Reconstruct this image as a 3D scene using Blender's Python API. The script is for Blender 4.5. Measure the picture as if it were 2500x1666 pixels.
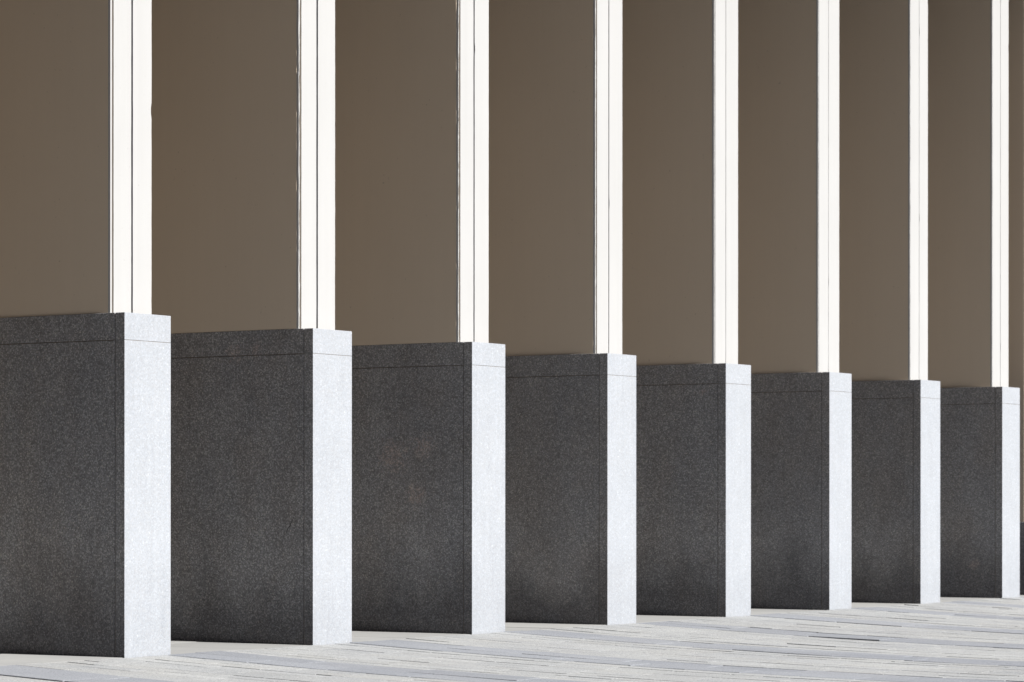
import bpy, bmesh, math, random
from mathutils import Vector, Matrix

random.seed(7)
scene = bpy.context.scene
for o in list(bpy.data.objects):
    bpy.data.objects.remove(o)

# ------------------------------------------------------------------ camera
cd = bpy.data.cameras.new("camera")
cam = bpy.data.objects.new("camera", cd)
scene.collection.objects.link(cam)
cam.location = (-9.07992, -7.71084, 0.62528)
cam.rotation_euler = (math.pi / 2, -0.0003, -0.99905)
cd.sensor_width = 36.0
cd.lens = 7119.52 / 2500 * 36.0
cd.shift_y = (1229.77 - 833) / 2500
cd.clip_end = 3000
cd.dof.use_dof = True
cd.dof.focus_distance = 11.5
cd.dof.aperture_fstop = 10.0
scene.camera = cam

# ------------------------------------------------------------------ sky, sun, exposure
SUN_EL = math.radians(44)
SUN_AZ = math.radians(4.0)          # offset from the facade normal (-Y) towards +X
world = bpy.data.worlds.new("World")
scene.world = world
world.use_nodes = True
wn = world.node_tree
sky = wn.nodes.new("ShaderNodeTexSky")
sky.sky_type = 'NISHITA'
sky.sun_disc = False
sky.sun_elevation = SUN_EL
sky.sun_rotation = math.pi - SUN_AZ
sky.dust_density = 0.6
wn.links.new(sky.outputs[0], wn.nodes["Background"].inputs[0])
wn.nodes["Background"].inputs[1].default_value = 0.05

sd = bpy.data.lights.new("sun", 'SUN')
sd.energy = 5.0
sd.angle = math.radians(0.53)
sd.color = (1.0, 0.97, 0.93)
sun = bpy.data.objects.new("sun", sd)
scene.collection.objects.link(sun)
to_sun = Vector((math.sin(SUN_AZ) * math.cos(SUN_EL), -math.cos(SUN_AZ) * math.cos(SUN_EL), math.sin(SUN_EL)))
sun.rotation_euler = to_sun.to_track_quat('Z', 'Y').to_euler()

scene.view_settings.view_transform = 'Standard'
scene.view_settings.look = 'None'
scene.view_settings.gamma = 1.0
scene.view_settings.use_curve_mapping = False
scene.view_settings.exposure = 0.78

# ------------------------------------------------------------------ dimensions
H = 1.4          # plinth height
G = 1.2887       # bed joint under the cap stone
P = 1.2711       # pier spacing
W = 0.2923       # plinth width
SET = 0.080      # shaft set back behind the plinth front
INS = 0.0096     # shaft inset from the plinth sides
DEPTH = 3.2      # how far the piers run back
TOP = 5.6        # soffit height
NP = 8
XE = 7 * P + W + 0.36   # end wall face


def ground_z(y):
    d = max(-y, 0.0)
    e = min(d, 3.5)
    return -0.05 * e + 0.0068 * e * e - 0.003 * max(d - 3.5, 0.0)


# ------------------------------------------------------------------ materials
def new_mat(name):
    m = bpy.data.materials.new(name)
    m.use_nodes = True
    nt = m.node_tree
    b = nt.nodes["Principled BSDF"]
    return m, nt, b


class N:
    """tiny node helper"""
    def __init__(s, nt):
        s.nt = nt

    def add(s, t, **kw):
        n = s.nt.nodes.new(t)
        for k, v in kw.items():
            setattr(n, k, v)
        return n

    def link(s, a, b):
        s.nt.links.new(a, b)

    def val(s, sock, v):
        if hasattr(v, 'is_output'):
            s.link(v, sock)
        else:
            sock.default_value = v

    def math(s, op, a, b=0.0, c=0.0, clamp=False):
        n = s.add("ShaderNodeMath", operation=op, use_clamp=clamp)
        s.val(n.inputs[0], a); s.val(n.inputs[1], b); s.val(n.inputs[2], c)
        return n.outputs[0]

    def mix(s, f, a, b, blend='MIX'):
        n = s.add("ShaderNodeMix", data_type='RGBA', blend_type=blend)
        s.val(n.inputs[0], f)
        s.val(n.inputs[6], a if hasattr(a, 'is_output') else (*a, 1))
        s.val(n.inputs[7], b if hasattr(b, 'is_output') else (*b, 1))
        return n.outputs[2]

    def noise(s, vec, scale, detail=4, rough=0.55):
        n = s.add("ShaderNodeTexNoise")
        s.link(vec, n.inputs['Vector'])
        n.inputs['Scale'].default_value = scale
        n.inputs['Detail'].default_value = detail
        n.inputs['Roughness'].default_value = rough
        return n.outputs['Fac']

    def voro(s, vec, scale, feature='F1'):
        n = s.add("ShaderNodeTexVoronoi", feature=feature)
        s.link(vec, n.inputs['Vector'])
        n.inputs['Scale'].default_value = scale
        return n

    def ramp(s, fac, stops, interp='LINEAR'):
        n = s.add("ShaderNodeValToRGB")
        n.color_ramp.interpolation = interp
        el = n.color_ramp.elements
        while len(el) < len(stops):
            el.new(0.5)
        for e, (p, c) in zip(el, stops):
            e.position = p
            e.color = (*c, 1) if len(c) == 3 else c
        s.link(fac, n.inputs[0])
        return n.outputs[0]

    def maprange(s, v, a, b, c=0.0, d=1.0):
        n = s.add("ShaderNodeMapRange")
        s.val(n.inputs[0], v)
        for i, x in enumerate((a, b, c, d)):
            n.inputs[1 + i].default_value = x
        return n.outputs[0]

    def bump(s, h, strength, dist):
        n = s.add("ShaderNodeBump")
        n.inputs['Strength'].default_value = strength
        n.inputs['Distance'].default_value = dist
        s.link(h, n.inputs['Height'])
        return n.outputs[0]

    def scaled(s, vec, sc):
        n = s.add("ShaderNodeMapping")
        n.inputs['Scale'].default_value = sc
        s.link(vec, n.inputs['Vector'])
        return n.outputs[0]


def granite_material(name, shade_soil):
    """flamed granite; shade_soil = how much painted side shade, grime and rising damp the stone carries"""
    m, nt, b = new_mat(name)
    n = N(nt)
    geo = n.add("ShaderNodeNewGeometry")
    pos = geo.outputs['Position']
    sep = n.add("ShaderNodeSeparateXYZ"); n.link(pos, sep.inputs[0])
    v1 = n.voro(pos, 190)
    s1 = n.add("ShaderNodeSeparateColor"); n.link(v1.outputs['Color'], s1.inputs[0])
    grain = n.ramp(s1.outputs[0], [(0.0, (0.345, 0.344, 0.348)), (0.22, (0.38, 0.381, 0.388)), (0.55, (0.402, 0.405, 0.417)),
                                   (0.85, (0.422, 0.426, 0.44)), (1.0, (0.465, 0.466, 0.478))])
    # warm feldspar grains among the blue-grey ones
    warm = n.math('GREATER_THAN', s1.outputs[1], 0.72)
    grain = n.mix(n.math('MULTIPLY', warm, 0.5), grain, (0.41, 0.385, 0.365))
    fine = n.noise(pos, 420, 2, 0.6)
    grain = n.mix(0.35, grain, n.ramp(fine, [(0.3, (0.345, 0.346, 0.355)), (0.7, (0.45, 0.455, 0.47))]))
    v2 = n.voro(pos, 55)
    s2 = n.add("ShaderNodeSeparateColor"); n.link(v2.outputs['Color'], s2.inputs[0])
    rare = n.math('MULTIPLY', n.math('GREATER_THAN', s2.outputs[1], 0.955), n.math('LESS_THAN', v2.outputs['Distance'], 0.24))
    grain = n.mix(n.math('MULTIPLY', rare, 0.5), grain, (0.56, 0.56, 0.565))
    cloud = n.noise(pos, 5.5, 5, 0.6)
    grain = n.mix(1.0, grain, n.ramp(cloud, [(0.25, (0.955, 0.955, 0.955)), (0.75, (1.045, 1.045, 1.045))]), 'MULTIPLY')
    # pinkish blotches at the spots where the stone shows them
    blot = n.noise(pos, 38, 5, 0.7)
    spots = None
    for (px, py, pz, rad) in ((1.271, 0.323, 1.312, 0.055), (2.542, 0.462, 0.854, 0.12), (2.542, 0.285, 0.902, 0.09), (5.084, 0.145, 1.243, 0.03),
                              (1.279, 0.44, 1.30, 0.06), (2.551, 0.33, 0.66, 0.08), (8.899, 0.2, 0.22, 0.06)):
        d = n.add("ShaderNodeVectorMath", operation='DISTANCE')
        n.link(pos, d.inputs[0]); d.inputs[1].default_value = (px, py, pz)
        f = n.maprange(d.outputs['Value'], rad * 0.3, rad * 1.5, 1.0, 0.0)
        spots = f if spots is None else n.math('MAXIMUM', spots, f)
    blotm = n.ramp(n.math('ADD', blot, n.math('MULTIPLY', spots, 0.34)), [(0.70, (0, 0, 0)), (0.84, (1, 1, 1))])
    blotm = n.math('MULTIPLY', blotm, n.maprange(s1.outputs[2], 0.25, 0.8, 0.1, 1.0))
    grain = n.mix(n.math('MULTIPLY', blotm, n.math('MULTIPLY', spots, 0.95)), grain, (0.66, 0.56, 0.52))
    grain = n.mix(1.0, grain, (0.962, 1.022, 1.088), 'MULTIPLY')
    # side shade painted into the grain, with dirt deepest in the pits
    pits = n.math('ADD', n.math('MULTIPLY', s1.outputs[0], 0.6), n.math('MULTIPLY', fine, 0.5))
    grain = n.mix(shade_soil, grain, n.mix(1.0, grain, n.ramp(pits, [(0.20, (0.36, 0.335, 0.31)), (0.5, (0.56, 0.52, 0.485)), (0.72, (0.76, 0.705, 0.655)), (0.92, (1.32, 1.235, 1.15))]), 'MULTIPLY'))
    # light crystals that stay clean, and broad uneven soiling with painted side shade
    v3 = n.voro(pos, 95)
    s3 = n.add("ShaderNodeSeparateColor"); n.link(v3.outputs['Color'], s3.inputs[0])
    fl = n.math('MULTIPLY', n.math('GREATER_THAN', s3.outputs[2], 0.90), n.math('LESS_THAN', v3.outputs['Distance'], 0.34))
    grain = n.mix(n.math('MULTIPLY', fl, 0.85 * shade_soil), grain, (0.56, 0.535, 0.50))
    br = n.noise(n.scaled(pos, (1, 1, 0.55)), 2.3, 6, 0.68)
    grain = n.mix(shade_soil, grain, n.mix(1.0, grain, n.ramp(br, [(0.3, (0.82, 0.82, 0.83)), (0.5, (1.0, 0.99, 0.98)), (0.72, (1.17, 1.15, 1.12))]), 'MULTIPLY'))
    # brownish grime clouds, whose tint also warms the painted side shade
    gr = n.noise(n.scaled(pos, (1.0, 1.0, 0.6)), 3.1, 5, 0.65)
    grm = n.ramp(gr, [(0.42, (0, 0, 0)), (0.62, (1, 1, 1))])
    grain = n.mix(n.math('MULTIPLY', grm, shade_soil), grain, n.mix(1.0, grain, (0.96, 0.92, 0.88), 'MULTIPLY'))
    # rising damp and dirt with a ragged, wandering upper edge; it dips to a dome on the fourth pier
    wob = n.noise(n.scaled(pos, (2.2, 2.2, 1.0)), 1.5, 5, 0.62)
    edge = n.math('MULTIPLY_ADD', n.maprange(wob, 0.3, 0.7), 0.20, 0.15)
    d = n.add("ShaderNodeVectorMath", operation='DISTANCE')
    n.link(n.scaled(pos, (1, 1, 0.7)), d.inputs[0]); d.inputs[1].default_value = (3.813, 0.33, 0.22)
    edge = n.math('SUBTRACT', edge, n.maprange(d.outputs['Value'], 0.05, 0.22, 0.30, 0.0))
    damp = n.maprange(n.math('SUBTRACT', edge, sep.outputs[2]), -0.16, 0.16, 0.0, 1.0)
    grain = n.mix(n.math('MULTIPLY', damp, 0.9 * shade_soil), grain, n.mix(1.0, grain, (0.25, 0.25, 0.275), 'MULTIPLY'))
    st = n.noise(n.scaled(pos, (42, 42, 1.5)), 1.0, 4, 0.7)
    grain = n.mix(1.0, grain, n.ramp(st, [(0.3, (0.95, 0.95, 0.953)), (0.65, (1.025, 1.025, 1.025))]), 'MULTIPLY')
    n.link(grain, b.inputs['Base Color'])
    b.inputs['Roughness'].default_value = 0.78
    b.inputs['Specular IOR Level'].default_value = 0.3
    hgt = n.math('ADD', n.math('MULTIPLY', s1.outputs[0], 0.6), fine)
    n.link(n.bump(hgt, 0.22, 0.001), b.inputs['Normal'])
    return m


def paint_material(name, c1, c2, speckcol, streak):
    m, nt, b = new_mat(name)
    n = N(nt)
    geo = n.add("ShaderNodeNewGeometry")
    pos = geo.outputs['Position']
    c = n.noise(pos, 1.9, 6, 0.6)
    col = n.ramp(c, [(0.25, c1), (0.75, c2)])
    st = n.noise(n.scaled(pos, (22, 22, 0.8)), 1.0, 4, 0.65)
    col = n.mix(1.0, col, n.ramp(st, [(0.3, (1 - streak, 1 - streak * 1.05, 1 - streak * 1.15)), (0.62, (1.0, 1.0, 1.0))]), 'MULTIPLY')
    sp = n.noise(pos, 70, 2, 0.5)
    spm = n.ramp(sp, [(0.73, (0, 0, 0)), (0.79, (1, 1, 1))])
    col = n.mix(n.math('MULTIPLY', spm, 0.4), col, speckcol)
    n.link(col, b.inputs['Base Color'])
    b.inputs['Roughness'].default_value = 0.62
    b.inputs['Specular IOR Level'].default_value = 0.3
    f = n.noise(pos, 160, 3, 0.6)
    n.link(n.bump(f, 0.18, 0.001), b.inputs['Normal'])
    return m


def sealant_material(name, c1, c2):
    m, nt, b = new_mat(name)
    n = N(nt)
    geo = n.add("ShaderNodeNewGeometry")
    f = n.noise(geo.outputs['Position'], 40, 3)
    n.link(n.ramp(f, [(0.3, c1), (0.7, c2)]), b.inputs['Base Color'])
    b.inputs['Roughness'].default_value = 0.7
    return m


def paving_material(name, dark, light, tintvar, speck=0.35):
    m, nt, b = new_mat(name)
    n = N(nt)
    geo = n.add("ShaderNodeNewGeometry")
    oi = n.add("ShaderNodeObjectInfo")
    pos = geo.outputs['Position']
    rnd = n.math('FRACT', n.math('ADD', n.math('MULTIPLY', oi.outputs['Random'], 7.31), geo.outputs['Random Per Island']))
    wn_ = n.add("ShaderNodeTexWhiteNoise", noise_dimensions='1D')
    n.link(rnd, wn_.inputs['W'])
    base = n.mix(wn_.outputs['Value'], dark, light)
    base = n.mix(tintvar, base, n.ramp(rnd, [(0.0, (0.29, 0.27, 0.24)), (0.4, (0.31, 0.308, 0.30)), (0.75, (0.28, 0.29, 0.31)), (0.95, (0.31, 0.312, 0.312)), (1.0, (0.50, 0.50, 0.495))]))
    g = n.noise(pos, 140, 4, 0.7)
    base = n.mix(speck, base, n.mix(1.0, base, n.ramp(g, [(0.32, (0.35, 0.34, 0.34)), (0.5, (1, 1, 1)), (0.7, (1.75, 1.72, 1.66))]), 'MULTIPLY'))
    ln_ = n.noise(n.scaled(pos, (9.0, 0.35, 1.0)), 1.0, 4, 0.65)
    base = n.mix(1.0, base, n.ramp(ln_, [(0.3, (0.955, 0.96, 0.965)), (0.7, (1.03, 1.03, 1.03))]), 'MULTIPLY')
    cl = n.noise(pos, 1.6, 5, 0.6)
    base = n.mix(1.0, base, n.ramp(cl, [(0.3, (0.90, 0.90, 0.91)), (0.7, (1.06, 1.055, 1.04))]), 'MULTIPLY')
    n.link(base, b.inputs['Base Color'])
    b.inputs['Roughness'].default_value = 0.85
    b.inputs['Specular IOR Level'].default_value = 0.2
    n.link(n.bump(g, 0.4, 0.002), b.inputs['Normal'])
    return m


def sheet_material():
    """sand-filled bed under the paving; beyond the laid bricks it carries the same rows as colour only"""
    m, nt, b = new_mat("paving_bed")
    n = N(nt)
    geo = n.add("ShaderNodeNewGeometry")
    pos = geo.outputs['Position']
    f = n.noise(pos, 30, 4)
    sand = n.ramp(f, [(0.3, (0.075, 0.068, 0.058)), (0.7, (0.15, 0.138, 0.12))])
    n.link(sand, b.inputs['Base Color'])
    b.inputs['Roughness'].default_value = 0.9
    return m


def dark_ground_material():
    m, nt, b = new_mat("dark_unseen_ground")
    n = N(nt)
    geo = n.add("ShaderNodeNewGeometry")
    pos = geo.outputs['Position']
    f = n.noise(pos, 120, 3, 0.7)
    c = n.noise(pos, 0.6, 5, 0.6)
    col = n.ramp(f, [(0.3, (0.035, 0.035, 0.036)), (0.7, (0.075, 0.074, 0.072))])
    col = n.mix(1.0, col, n.ramp(c, [(0.3, (0.8, 0.8, 0.8)), (0.7, (1.15, 1.15, 1.15))]), 'MULTIPLY')
    n.link(col, b.inputs['Base Color'])
    b.inputs['Roughness'].default_value = 0.9
    return m


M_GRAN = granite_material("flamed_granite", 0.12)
M_GRAN_SHADE_SOIL = granite_material("flamed_granite_shade_soil", 0.85)  # copy for the shaded sides: shade darkening painted in, plus damp and grime
M_STUC_SHADE = paint_material("stucco_shade_copy", (0.660, 0.557, 0.437), (0.685, 0.579, 0.455), (0.25, 0.2, 0.155), 0.012)  # stucco copy for shaded faces, brown shade tint put into the colour
M_STUC_LIT = paint_material("stucco_sunlit_copy", (0.435, 0.435, 0.432), (0.457, 0.457, 0.453), (0.30, 0.29, 0.275), 0.035)  # same stucco, copy for sunlit fronts, darkened to hold back the sun
M_SEAL = sealant_material("brown_joint_sealant", (0.17, 0.14, 0.11), (0.23, 0.195, 0.155))
M_BLOCKER = sealant_material("sky_blocker_grey", (0.16, 0.145, 0.125), (0.23, 0.21, 0.185))  # dull grey of the added sky-blocking blocks and roof
M_BLOCKER_GLASS = sealant_material("blocker_window_glass", (0.02, 0.022, 0.025), (0.03, 0.032, 0.035))
M_BLOCKER_GLASS.node_tree.nodes["Principled BSDF"].inputs['Roughness'].default_value = 0.05
M_DARK = sealant_material("dark_joint_sealant", (0.02, 0.018, 0.016), (0.035, 0.03, 0.027))
M_BRICK = paving_material("beige_paving_brick", (0.282, 0.290, 0.296), (0.312, 0.320, 0.325), 0.14, 0.6)
M_BAND = paving_material("bluish_paving_stone", (0.212, 0.224, 0.248), (0.240, 0.252, 0.276), 0.06, 0.45)
M_SLAB = paving_material("smooth_floor_slab", (0.27, 0.272, 0.268), (0.308, 0.310, 0.306), 0.05, 0.06)
M_BED = sheet_material()
M_DARK_GROUND = dark_ground_material()  # unseen ground made dark to cut light bounced onto the pier sides


# ------------------------------------------------------------------ mesh helpers
def link(name, mesh, mat=None, parent=None, loc=None):
    o = bpy.data.objects.new(name, mesh)
    scene.collection.objects.link(o)
    if mat and not mesh.materials:
        mesh.materials.append(mat)
    if parent:
        o.parent = parent
    if loc is not None:
        o.location = loc
    return o


def box_into(bm, x0, x1, y0, y1, z0, z1, ch=0.0):
    vs = [bm.verts.new((x, y, z)) for x in (x0, x1) for y in (y0, y1) for z in (z0, z1)]
    fs = [(0, 1, 3, 2), (4, 6, 7, 5), (0, 4, 5, 1), (2, 3, 7, 6), (0, 2, 6, 4), (1, 5, 7, 3)]
    faces = [bm.faces.new([vs[i] for i in f]) for f in fs]
    if ch > 0:
        es = list({e for f in faces for e in f.edges})
        bmesh.ops.bevel(bm, geom=es, offset=ch, segments=1, affect='EDGES', profile=0.5)


def box_mesh(name, *a, ch=0.0):
    bm = bmesh.new()
    box_into(bm, *a, ch=ch)
    bmesh.ops.recalc_face_normals(bm, faces=bm.faces)
    me = bpy.data.meshes.new(name)
    bm.to_mesh(me); bm.free()
    return me


def ragged_mesh(name, x0, x1, y0, y1, z0, z1, nseg, ampl, ampr, chips=0, rnd=random):
    """upright strip whose left and right arrises wander a little, with a few chipped spots"""
    bm = bmesh.new()
    rings = []
    l = r = 0.0
    chipz = [rnd.uniform(z0, z1) for _ in range(chips)]
    for k in range(nseg + 1):
        z = z0 + (z1 - z0) * k / nseg
        l = 0.6 * l + rnd.gauss(0, ampl * 0.6)
        r = 0.6 * r + rnd.gauss(0, ampr * 0.6)
        cl = sum(0.0035 for c in chipz[::2] if abs(c - z) < (z1 - z0) / nseg)
        cr = sum(0.0035 for c in chipz[1::2] if abs(c - z) < (z1 - z0) / nseg)
        a, b_ = x0 + l + cl, x1 + r - cr
        rings.append([bm.verts.new(v) for v in ((a, y0, z), (b_, y0, z), (b_, y1, z), (a, y1, z))])
    for p, q in zip(rings, rings[1:]):
        for i in range(4):
            j = (i + 1) % 4
            bm.faces.new((p[i], p[j], q[j], q[i]))
    bm.faces.new(rings[0][::-1]); bm.faces.new(rings[-1])
    bmesh.ops.recalc_face_normals(bm, faces=bm.faces)
    me = bpy.data.meshes.new(name)
    bm.to_mesh(me); bm.free()
    return me


def tag(o, label=None, cat=None, group=None, kind=None):
    if label: o['label'] = label
    if cat: o['category'] = cat
    if group: o['group'] = group
    if kind: o['kind'] = kind
    return o


# ------------------------------------------------------------------ ground
def sheet(name, ys, x0, x1, dz, mat):
    bm = bmesh.new()
    rows = [[bm.verts.new((x, y, ground_z(y) + dz)) for x in (x0, x1)] for y in ys]
    for a, b_ in zip(rows, rows[1:]):
        bm.faces.new((a[0], a[1], b_[1], b_[0]))
    bmesh.ops.recalc_face_normals(bm, faces=bm.faces)
    me = bpy.data.meshes.new(name)
    bm.to_mesh(me); bm.free()
    for p in me.polygons:
        if p.normal.z < 0:
            p.flip()
    return link(name, me, mat)


PAVE_EDGE = -4.4
ground = sheet("ground", [-900, -60, -20, -8, PAVE_EDGE - 0.2, -3.5, -2.5, -1.5, -0.5, 0, 40, 900], -900, 900, -0.055, M_DARK_GROUND)
tag(ground, kind='structure')

pavement = sheet("pavement", [PAVE_EDGE] + [-3.9 + 0.1 * i for i in range(40)] + [0.0, 8.0], -9.0, 16.0, -0.012, M_BED)
tag(pavement, kind='structure')

PITCH = 0.1018
NROW = 9
BANDX0 = 0.275           # the blue band starts about at the right edge of each pier
BANDW = 0.345


def slope_angle(y):
    e = 0.02
    return math.atan2(ground_z(y + e) - ground_z(y - e), 2 * e)


def paver_mesh(name, lx, ly, hz, ch):
    return box_mesh(name, -lx / 2, lx / 2, -ly / 2, ly / 2, -hz, 0.0, ch=ch)


brick_meshes = [paver_mesh("paving_brick_mesh", PITCH - gap, 0.27 - 0.005, 0.03, 0.0009) for gap in (0.0015, 0.003, 0.006)]
for me in brick_meshes: me.materials.append(M_BRICK)
stone_meshes = [paver_mesh("band_stone_mesh", BANDW / 2 - 0.003, ln - 0.005, 0.03, 0.002) for ln in (0.40, 0.52)]
for me in stone_meshes: me.materials.append(M_BAND)

cam_p = Vector(cam.location)
pavers = []       # (mesh, matrix, kind)
for i in range(-4, 11):
    bx = i * P
    # two courses of long bluish stones
    for c in range(2):
        x = bx + BANDX0 + BANDW * (c + 0.5) / 2
        y = -random.uniform(0.0, 0.2)
        first = True
        while y > PAVE_EDGE + 0.1:
            k = random.randrange(2)
            ln = (0.40, 0.52)[k]
            if first:
                yc, sc = (y - ln) / 2 - 0.0015, (ln - y) / ln
                y0 = y - ln
                sc = abs(y0) / ln
                yc = y0 / 2
                first = False
            else:
                yc, sc = y - ln / 2, 1.0
                y0 = y - ln
            dz = max(-0.001, min(0.005, random.gauss(0.0016 if c == 0 else 0.0004, 0.0013)))
            mtx = Matrix.Translation((x + random.gauss(0, 0.0008), yc, ground_z(yc) + dz)) @ \
                Matrix.Rotation(slope_angle(yc) + random.gauss(0, 0.003), 4, 'X') @ Matrix.Rotation(random.gauss(0, 0.005), 4, 'Y') @ \
                Matrix.Diagonal((1, sc, 1, 1))
            pavers.append((stone_meshes[k], mtx, 'stone'))
            y = y0
    # beige rows
    for r in range(NROW):
        x = bx + BANDX0 + BANDW + PITCH * (r + 0.5)
        y = 0.0
        ln = 0.27
        rowdz = random.gauss(0.0, 0.0007)
        first = random.uniform(0.3, 1.0)
        while y > PAVE_EDGE + 0.1:
            sc = first if first else 1.0
            first = None
            if random.random() < 0.12 and sc == 1.0: sc = 0.5
            yc = y - ln * sc / 2
            if random.random() < 0.03:
                dz = random.uniform(0.0015, 0.0038)
            else:
                dz = rowdz + random.gauss(0.0, 0.0004)
            mtx = Matrix.Translation((x + random.gauss(0, 0.0007), yc, ground_z(yc) + dz)) @ \
                Matrix.Rotation(slope_angle(yc) + random.gauss(0, 0.0015), 4, 'X') @ Matrix.Rotation(random.gauss(0, 0.007), 4, 'Y') @ \
                Matrix.Rotation(random.gauss(0, 0.003), 4, 'Z') @ Matrix.Diagonal((1, sc, 1, 1))
            pavers.append((random.choice(brick_meshes), mtx, 'brick'))
            y -= ln * sc

# image-plane test, used only to decide which pavers become single objects
yaw = 0.99905
fwd = Vector((math.sin(yaw), math.cos(yaw), 0)); rgt = Vector((math.cos(yaw), -math.sin(yaw), 0))


def in_view(p):
    d = p - cam_p
    z = d.dot(fwd)
    if z < 1: return None
    u = 1250 + 7119.5 * d.dot(rgt) / z
    v = 1229.8 - 7119.5 * d.z / z
    return z if (-60 < u < 2560 and v < 1700) else None


bricks = [p for p in pavers if p[2] == 'brick']
stones = [p for p in pavers if p[2] == 'stone']


def lay(items, name, rest_name, mat):
    vis = sorted([(in_view(p[1].translation), k) for k, p in enumerate(items) if in_view(p[1].translation)], key=lambda t: t[0])
    chosen = {k for _, k in vis[:300]}
    bm = bmesh.new()
    for k, (me, mtx, _) in enumerate(items):
        if k in chosen:
            o = bpy.data.objects.new(name, me)
            scene.collection.objects.link(o)
            o.parent = pavement
            o.matrix_local = mtx
        else:
            n0 = len(bm.verts)
            bm.from_mesh(me)
            bm.verts.ensure_lookup_table()
            bmesh.ops.transform(bm, matrix=mtx, verts=bm.verts[n0:])
    me = bpy.data.meshes.new(rest_name)
    bm.to_mesh(me); bm.free()
    o = link(rest_name, me, mat, pavement)
    if not me.materials: me.materials.append(mat)
    tag(o, kind='stuff')


lay(bricks, "paving_brick", "paving_bricks", M_BRICK)
lay(stones, "band_stone", "band_stones", M_BAND)

# smooth slabs between the piers and on into the arcade
slab_meshes = {}
for i in range(-3, 9):
    for (x0, x1) in ((i * P + W + 0.003, i * P + W + 0.49), (i * P + W + 0.494, (i + 1) * P - 0.003)):
        y = 0.003
        for ln in (0.62, 0.8, 0.8, 0.97):
            if x0 > XE - 0.1:
                break
            x1_ = min(x1, XE - 0.004)
            key = (round(x1_ - x0, 3), ln)
            if key not in slab_meshes:
                slab_meshes[key] = box_mesh("floor_slab_mesh", 0, x1_ - x0, 0, ln - 0.004, -0.02, 0, ch=0.001)
                slab_meshes[key].materials.append(M_SLAB)
            o = link("floor_slab", slab_meshes[key], None, pavement, (x0, y, random.gauss(0.0, 0.0006)))
            y += ln

# ------------------------------------------------------------------ piers
SIDE_Y = 0.0485
J = 0.0016
plinth_core = box_mesh("plinth_core", 0.0035, W - 0.0035, 0.0013, DEPTH - 0.01, -0.03, H - 0.004)
front_panel = box_mesh("front_panel", 0, W, 0, SIDE_Y, -0.03, G - 0.0009, ch=0.0006)
front_cap = box_mesh("front_cap", 0, W, 0, SIDE_Y, G + 0.0009, H, ch=0.0006)
for me in (front_panel, front_cap):          # lit copy in front, copy with painted shade and grime on side returns
    me.materials.append(M_GRAN); me.materials.append(M_GRAN_SHADE_SOIL)
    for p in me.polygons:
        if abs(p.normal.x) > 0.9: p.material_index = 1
side_panels, side_caps = [], []
for (x0, x1) in ((0, 0.04), (W - 0.04, W)):
    side_panels.append([box_mesh("side_panel", x0, x1, a, b_, -0.03, G - J, ch=0.001) for a, b_ in ((SIDE_Y + 0.004, 1.6), (1.604, DEPTH))])
    side_caps.append([box_mesh("side_cap", x0, x1, a, b_, G + J, H, ch=0.0007) for a, b_ in ((SIDE_Y + 0.004, 1.6), (1.604, DEPTH))])
shaft_core = box_mesh("shaft_core", INS + 0.004, W - INS - 0.034, SET + 0.016, DEPTH - 0.03, H - 0.003, TOP)
shaft_side = [box_mesh("side_sheet", x0, x1, SET + 0.013, DEPTH - 0.02, H + 0.0005, TOP, ch=0.001) for (x0, x1) in ((INS, INS + 0.02), (W - INS - 0.02, W - INS))]


def make_pier(i, label, bead, gap, midgap, amp, seed):
    rr = random.Random(seed)
    root = bpy.data.objects.new("pier", None)
    scene.collection.objects.link(root)
    root.location = (i * P, 0, 0)
    tag(root, label, "pier", "granite based piers in a row")
    pl = link("plinth", plinth_core, M_SEAL, root)
    sdx = 0.0
    nar = 0.0
    if i >= 0:
        root.location.x += PLINTH_DX[i]
        sdx, nar = SHAFT_DX[i] - PLINTH_DX[i], NARROW[i]
    link("front_panel", front_panel, M_GRAN, pl)
    link("cap_stone", front_cap, M_GRAN, pl)
    for s in range(2):
        for me in side_panels[s]: link("side_panel", me, M_GRAN_SHADE_SOIL, pl)
        for me in side_caps[s]: link("cap_stone", me, M_GRAN_SHADE_SOIL, pl)
    sh = link("shaft", shaft_core, M_DARK, root, (sdx, 0, 0))
    mid = W / 2 - 0.001
    xl = INS + bead + gap
    link("front_strip", ragged_mesh("front_strip", xl, mid - midgap / 2, SET, SET + 0.03, H + 0.0005, TOP, 190, 0.0004, 0.00035, 0, rr), M_STUC_LIT, sh)
    link("front_strip", ragged_mesh("front_strip", mid + midgap / 2, W - INS - nar, SET + rr.uniform(-0.001, 0.001), SET + 0.03, H + 0.0005, TOP, 190, 0.00035, 0.0005, 3, rr), M_STUC_LIT, sh)
    for k, me in enumerate(shaft_side): link("side_sheet", me, M_STUC_SHADE, sh, (-nar * k, 0, 0))
    link("edge_bead", ragged_mesh("edge_bead", INS + 0.0004, INS + bead, SET + 0.001, SET + 0.0125, H + 0.0005, TOP, 260, amp * 0.4, amp, 0, rr), M_STUC_LIT, sh)
    return root


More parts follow.
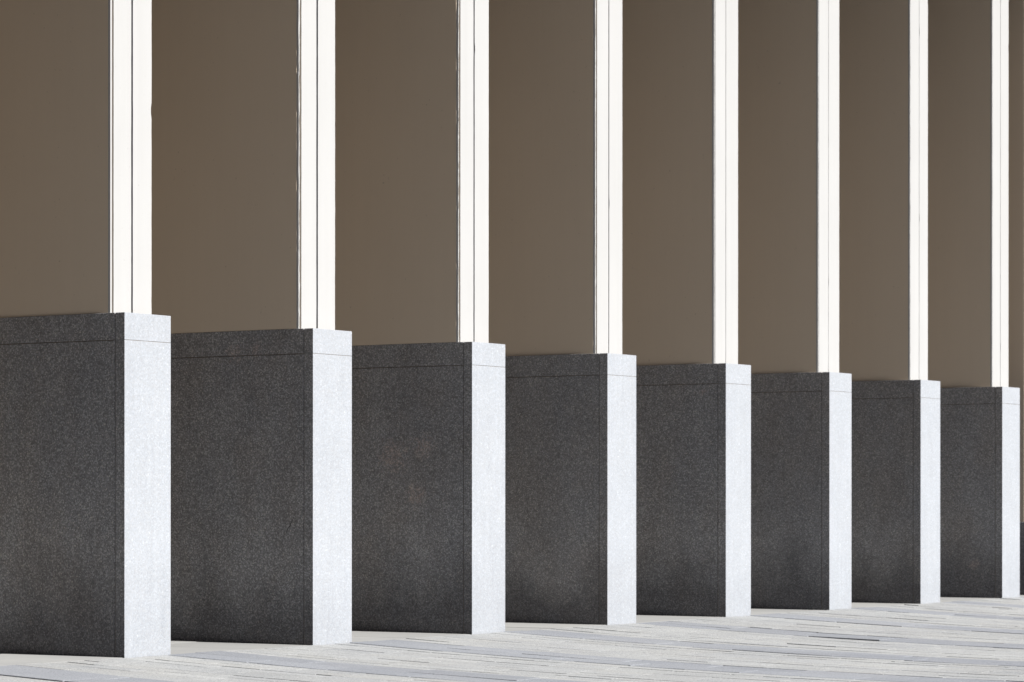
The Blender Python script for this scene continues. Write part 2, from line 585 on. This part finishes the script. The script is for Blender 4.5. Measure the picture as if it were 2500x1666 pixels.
PLINTH_DX = (0.004, 0.008, 0.009, 0, 0, 0, -0.004, 0.001)     # small setting-out errors of the real row
SHAFT_DX = (0, 0, 0, 0, 0, 0, 0, 0.008)
NARROW = (0.013, 0.003, 0.009, 0, -0.006, -0.006, 0.008, 0.002)
MIDGAP = (0.0115, 0.011, 0.009, 0.007, 0.0055, 0.0045, 0.004, 0.004)
labels = [
    ("nearest pier at the left edge, its wide dark granite side cut off by the frame", 0.0100, 0.0095, 0.0003),
    ("second pier from the left, pinkish patch on its dark granite cap", 0.0065, 0.0125, 0.0020),
    ("third pier from the left, rusty flecks on its dark granite side", 0.0055, 0.012, 0.0020),
    ("fourth pier from the left, dome shaped damp stain at its dark foot", 0.0065, 0.011, 0.0020),
    ("fourth pier from the right end, pale front strips above a plinth with faint drip marks", 0.007, 0.006, 0.001),
    ("third pier from the right end, dark streaks near the front seam of its granite side", 0.007, 0.003, 0.001),
    ("second pier from the right end, slim white front next to the last pier", 0.006, 0.0008, 0.001),
    ("farthest and smallest pier at the right end, beside the brown end wall", 0.006, 0.0008, 0.0006),
]
for i, (lb, bead, gap, amp) in enumerate(labels):
    make_pier(i, lb, bead, gap, MIDGAP[i], amp, 100 + i)
make_pier(-1, "next pier before the nearest one, standing just outside the left edge", 0.006, 0.004, 0.01, 0.0008, 60)
make_pier(-2, "pier two places before the nearest one, standing outside the left edge", 0.006, 0.004, 0.01, 0.0008, 61)

# ------------------------------------------------------------------ end wall and unseen parts added to shape the light
bld = bpy.data.objects.new("building", None)
scene.collection.objects.link(bld)
bld.location = (XE, 0.12, 0)
tag(bld, "brown shaded end wall with low dark base beyond the last pier at right edge", "building")


def bpart(name, mat, *a, ch=0.002):
    o = link(name, box_mesh(name, *a, ch=ch), mat, bld)
    o.matrix_parent_inverse = bld.matrix_world.inverted()
    o.location = (-XE, -0.12, 0)
    return o


bpart("end_wall", M_STUC_SHADE, XE + 0.006, XE + 5.0, 0.12, DEPTH + 0.4, 0.502, TOP)
bpart("wall_base", M_GRAN_SHADE_SOIL, XE, XE + 5.0, 0.113, DEPTH + 0.4, -0.05, 0.5)
bpart("added_bounce_wall", M_STUC_SHADE, -12.0, XE - 0.004, DEPTH + 0.02, DEPTH + 0.3, -0.05, TOP)  # unseen wall added to bounce warm light onto the pier sides
bpart("sky_blocker_roof", M_BLOCKER, -12.0, XE + 5.0, -1.3, DEPTH + 0.5, TOP + 0.003, TOP + 0.5)  # unseen roof, its overhang added to cut sky light

# two unseen blocks added to cut sky light, behind and left of camera
bpart("left_sky_blocker", M_BLOCKER, -42.0, -26.0, -48.0, 8.0, -1.0, 17.0)
bpart("far_sky_blocker", M_BLOCKER, -25.99, 60.0, -48.0, -32.0, -1.0, 20.0)
blocker_glass_side = box_mesh("blocker_window_mesh", -0.02, 0.05, -1.1, 1.1, 0, 1.9, ch=0.01)
blocker_glass_far = box_mesh("blocker_window_mesh", -1.1, 1.1, -0.02, 0.05, 0, 1.9, ch=0.01)
for st in range(4):  # windows dressing the added sky-blocking blocks
    for k in range(8):
        o = link("blocker_window", blocker_glass_side, M_BLOCKER_GLASS, bld)
        o.location = (-26.0 - XE, -29.5 + k * 4.2 - 0.12, 1.6 + st * 3.9)
    for k in range(16):
        o = link("blocker_window", blocker_glass_far, M_BLOCKER_GLASS, bld)
        o.location = (-22.0 + k * 4.6 - XE, -32.0 - 0.12, 1.6 + st * 4.5)

# short crack low on the second pier's dark side
pier2 = bpy.data.objects["pier.001"]
pl2 = [c for c in pier2.children if c.name.startswith("plinth")][0]
bm = bmesh.new()
path = [(0.108, 0.566), (0.114, 0.548), (0.121, 0.541), (0.127, 0.524), (0.139, 0.515), (0.146, 0.498), (0.158, 0.486)]
prev = None
for k, (yy, zz) in enumerate(path):
    wd = 0.0016 * (1.0 - abs(k - 3) / 4.2)
    cur = [bm.verts.new((-0.0004, yy - wd, zz - wd * 0.5)), bm.verts.new((-0.0004, yy + wd, zz + wd * 0.5)),
           bm.verts.new((0.001, yy + wd, zz + wd * 0.5)), bm.verts.new((0.001, yy - wd, zz - wd * 0.5))]
    if prev:
        for a in range(4):
            b_ = (a + 1) % 4
            bm.faces.new((prev[a], prev[b_], cur[b_], cur[a]))
    prev = cur
bmesh.ops.recalc_face_normals(bm, faces=bm.faces)
me = bpy.data.meshes.new("crack"); bm.to_mesh(me); bm.free()
link("crack", me, M_DARK, pl2)
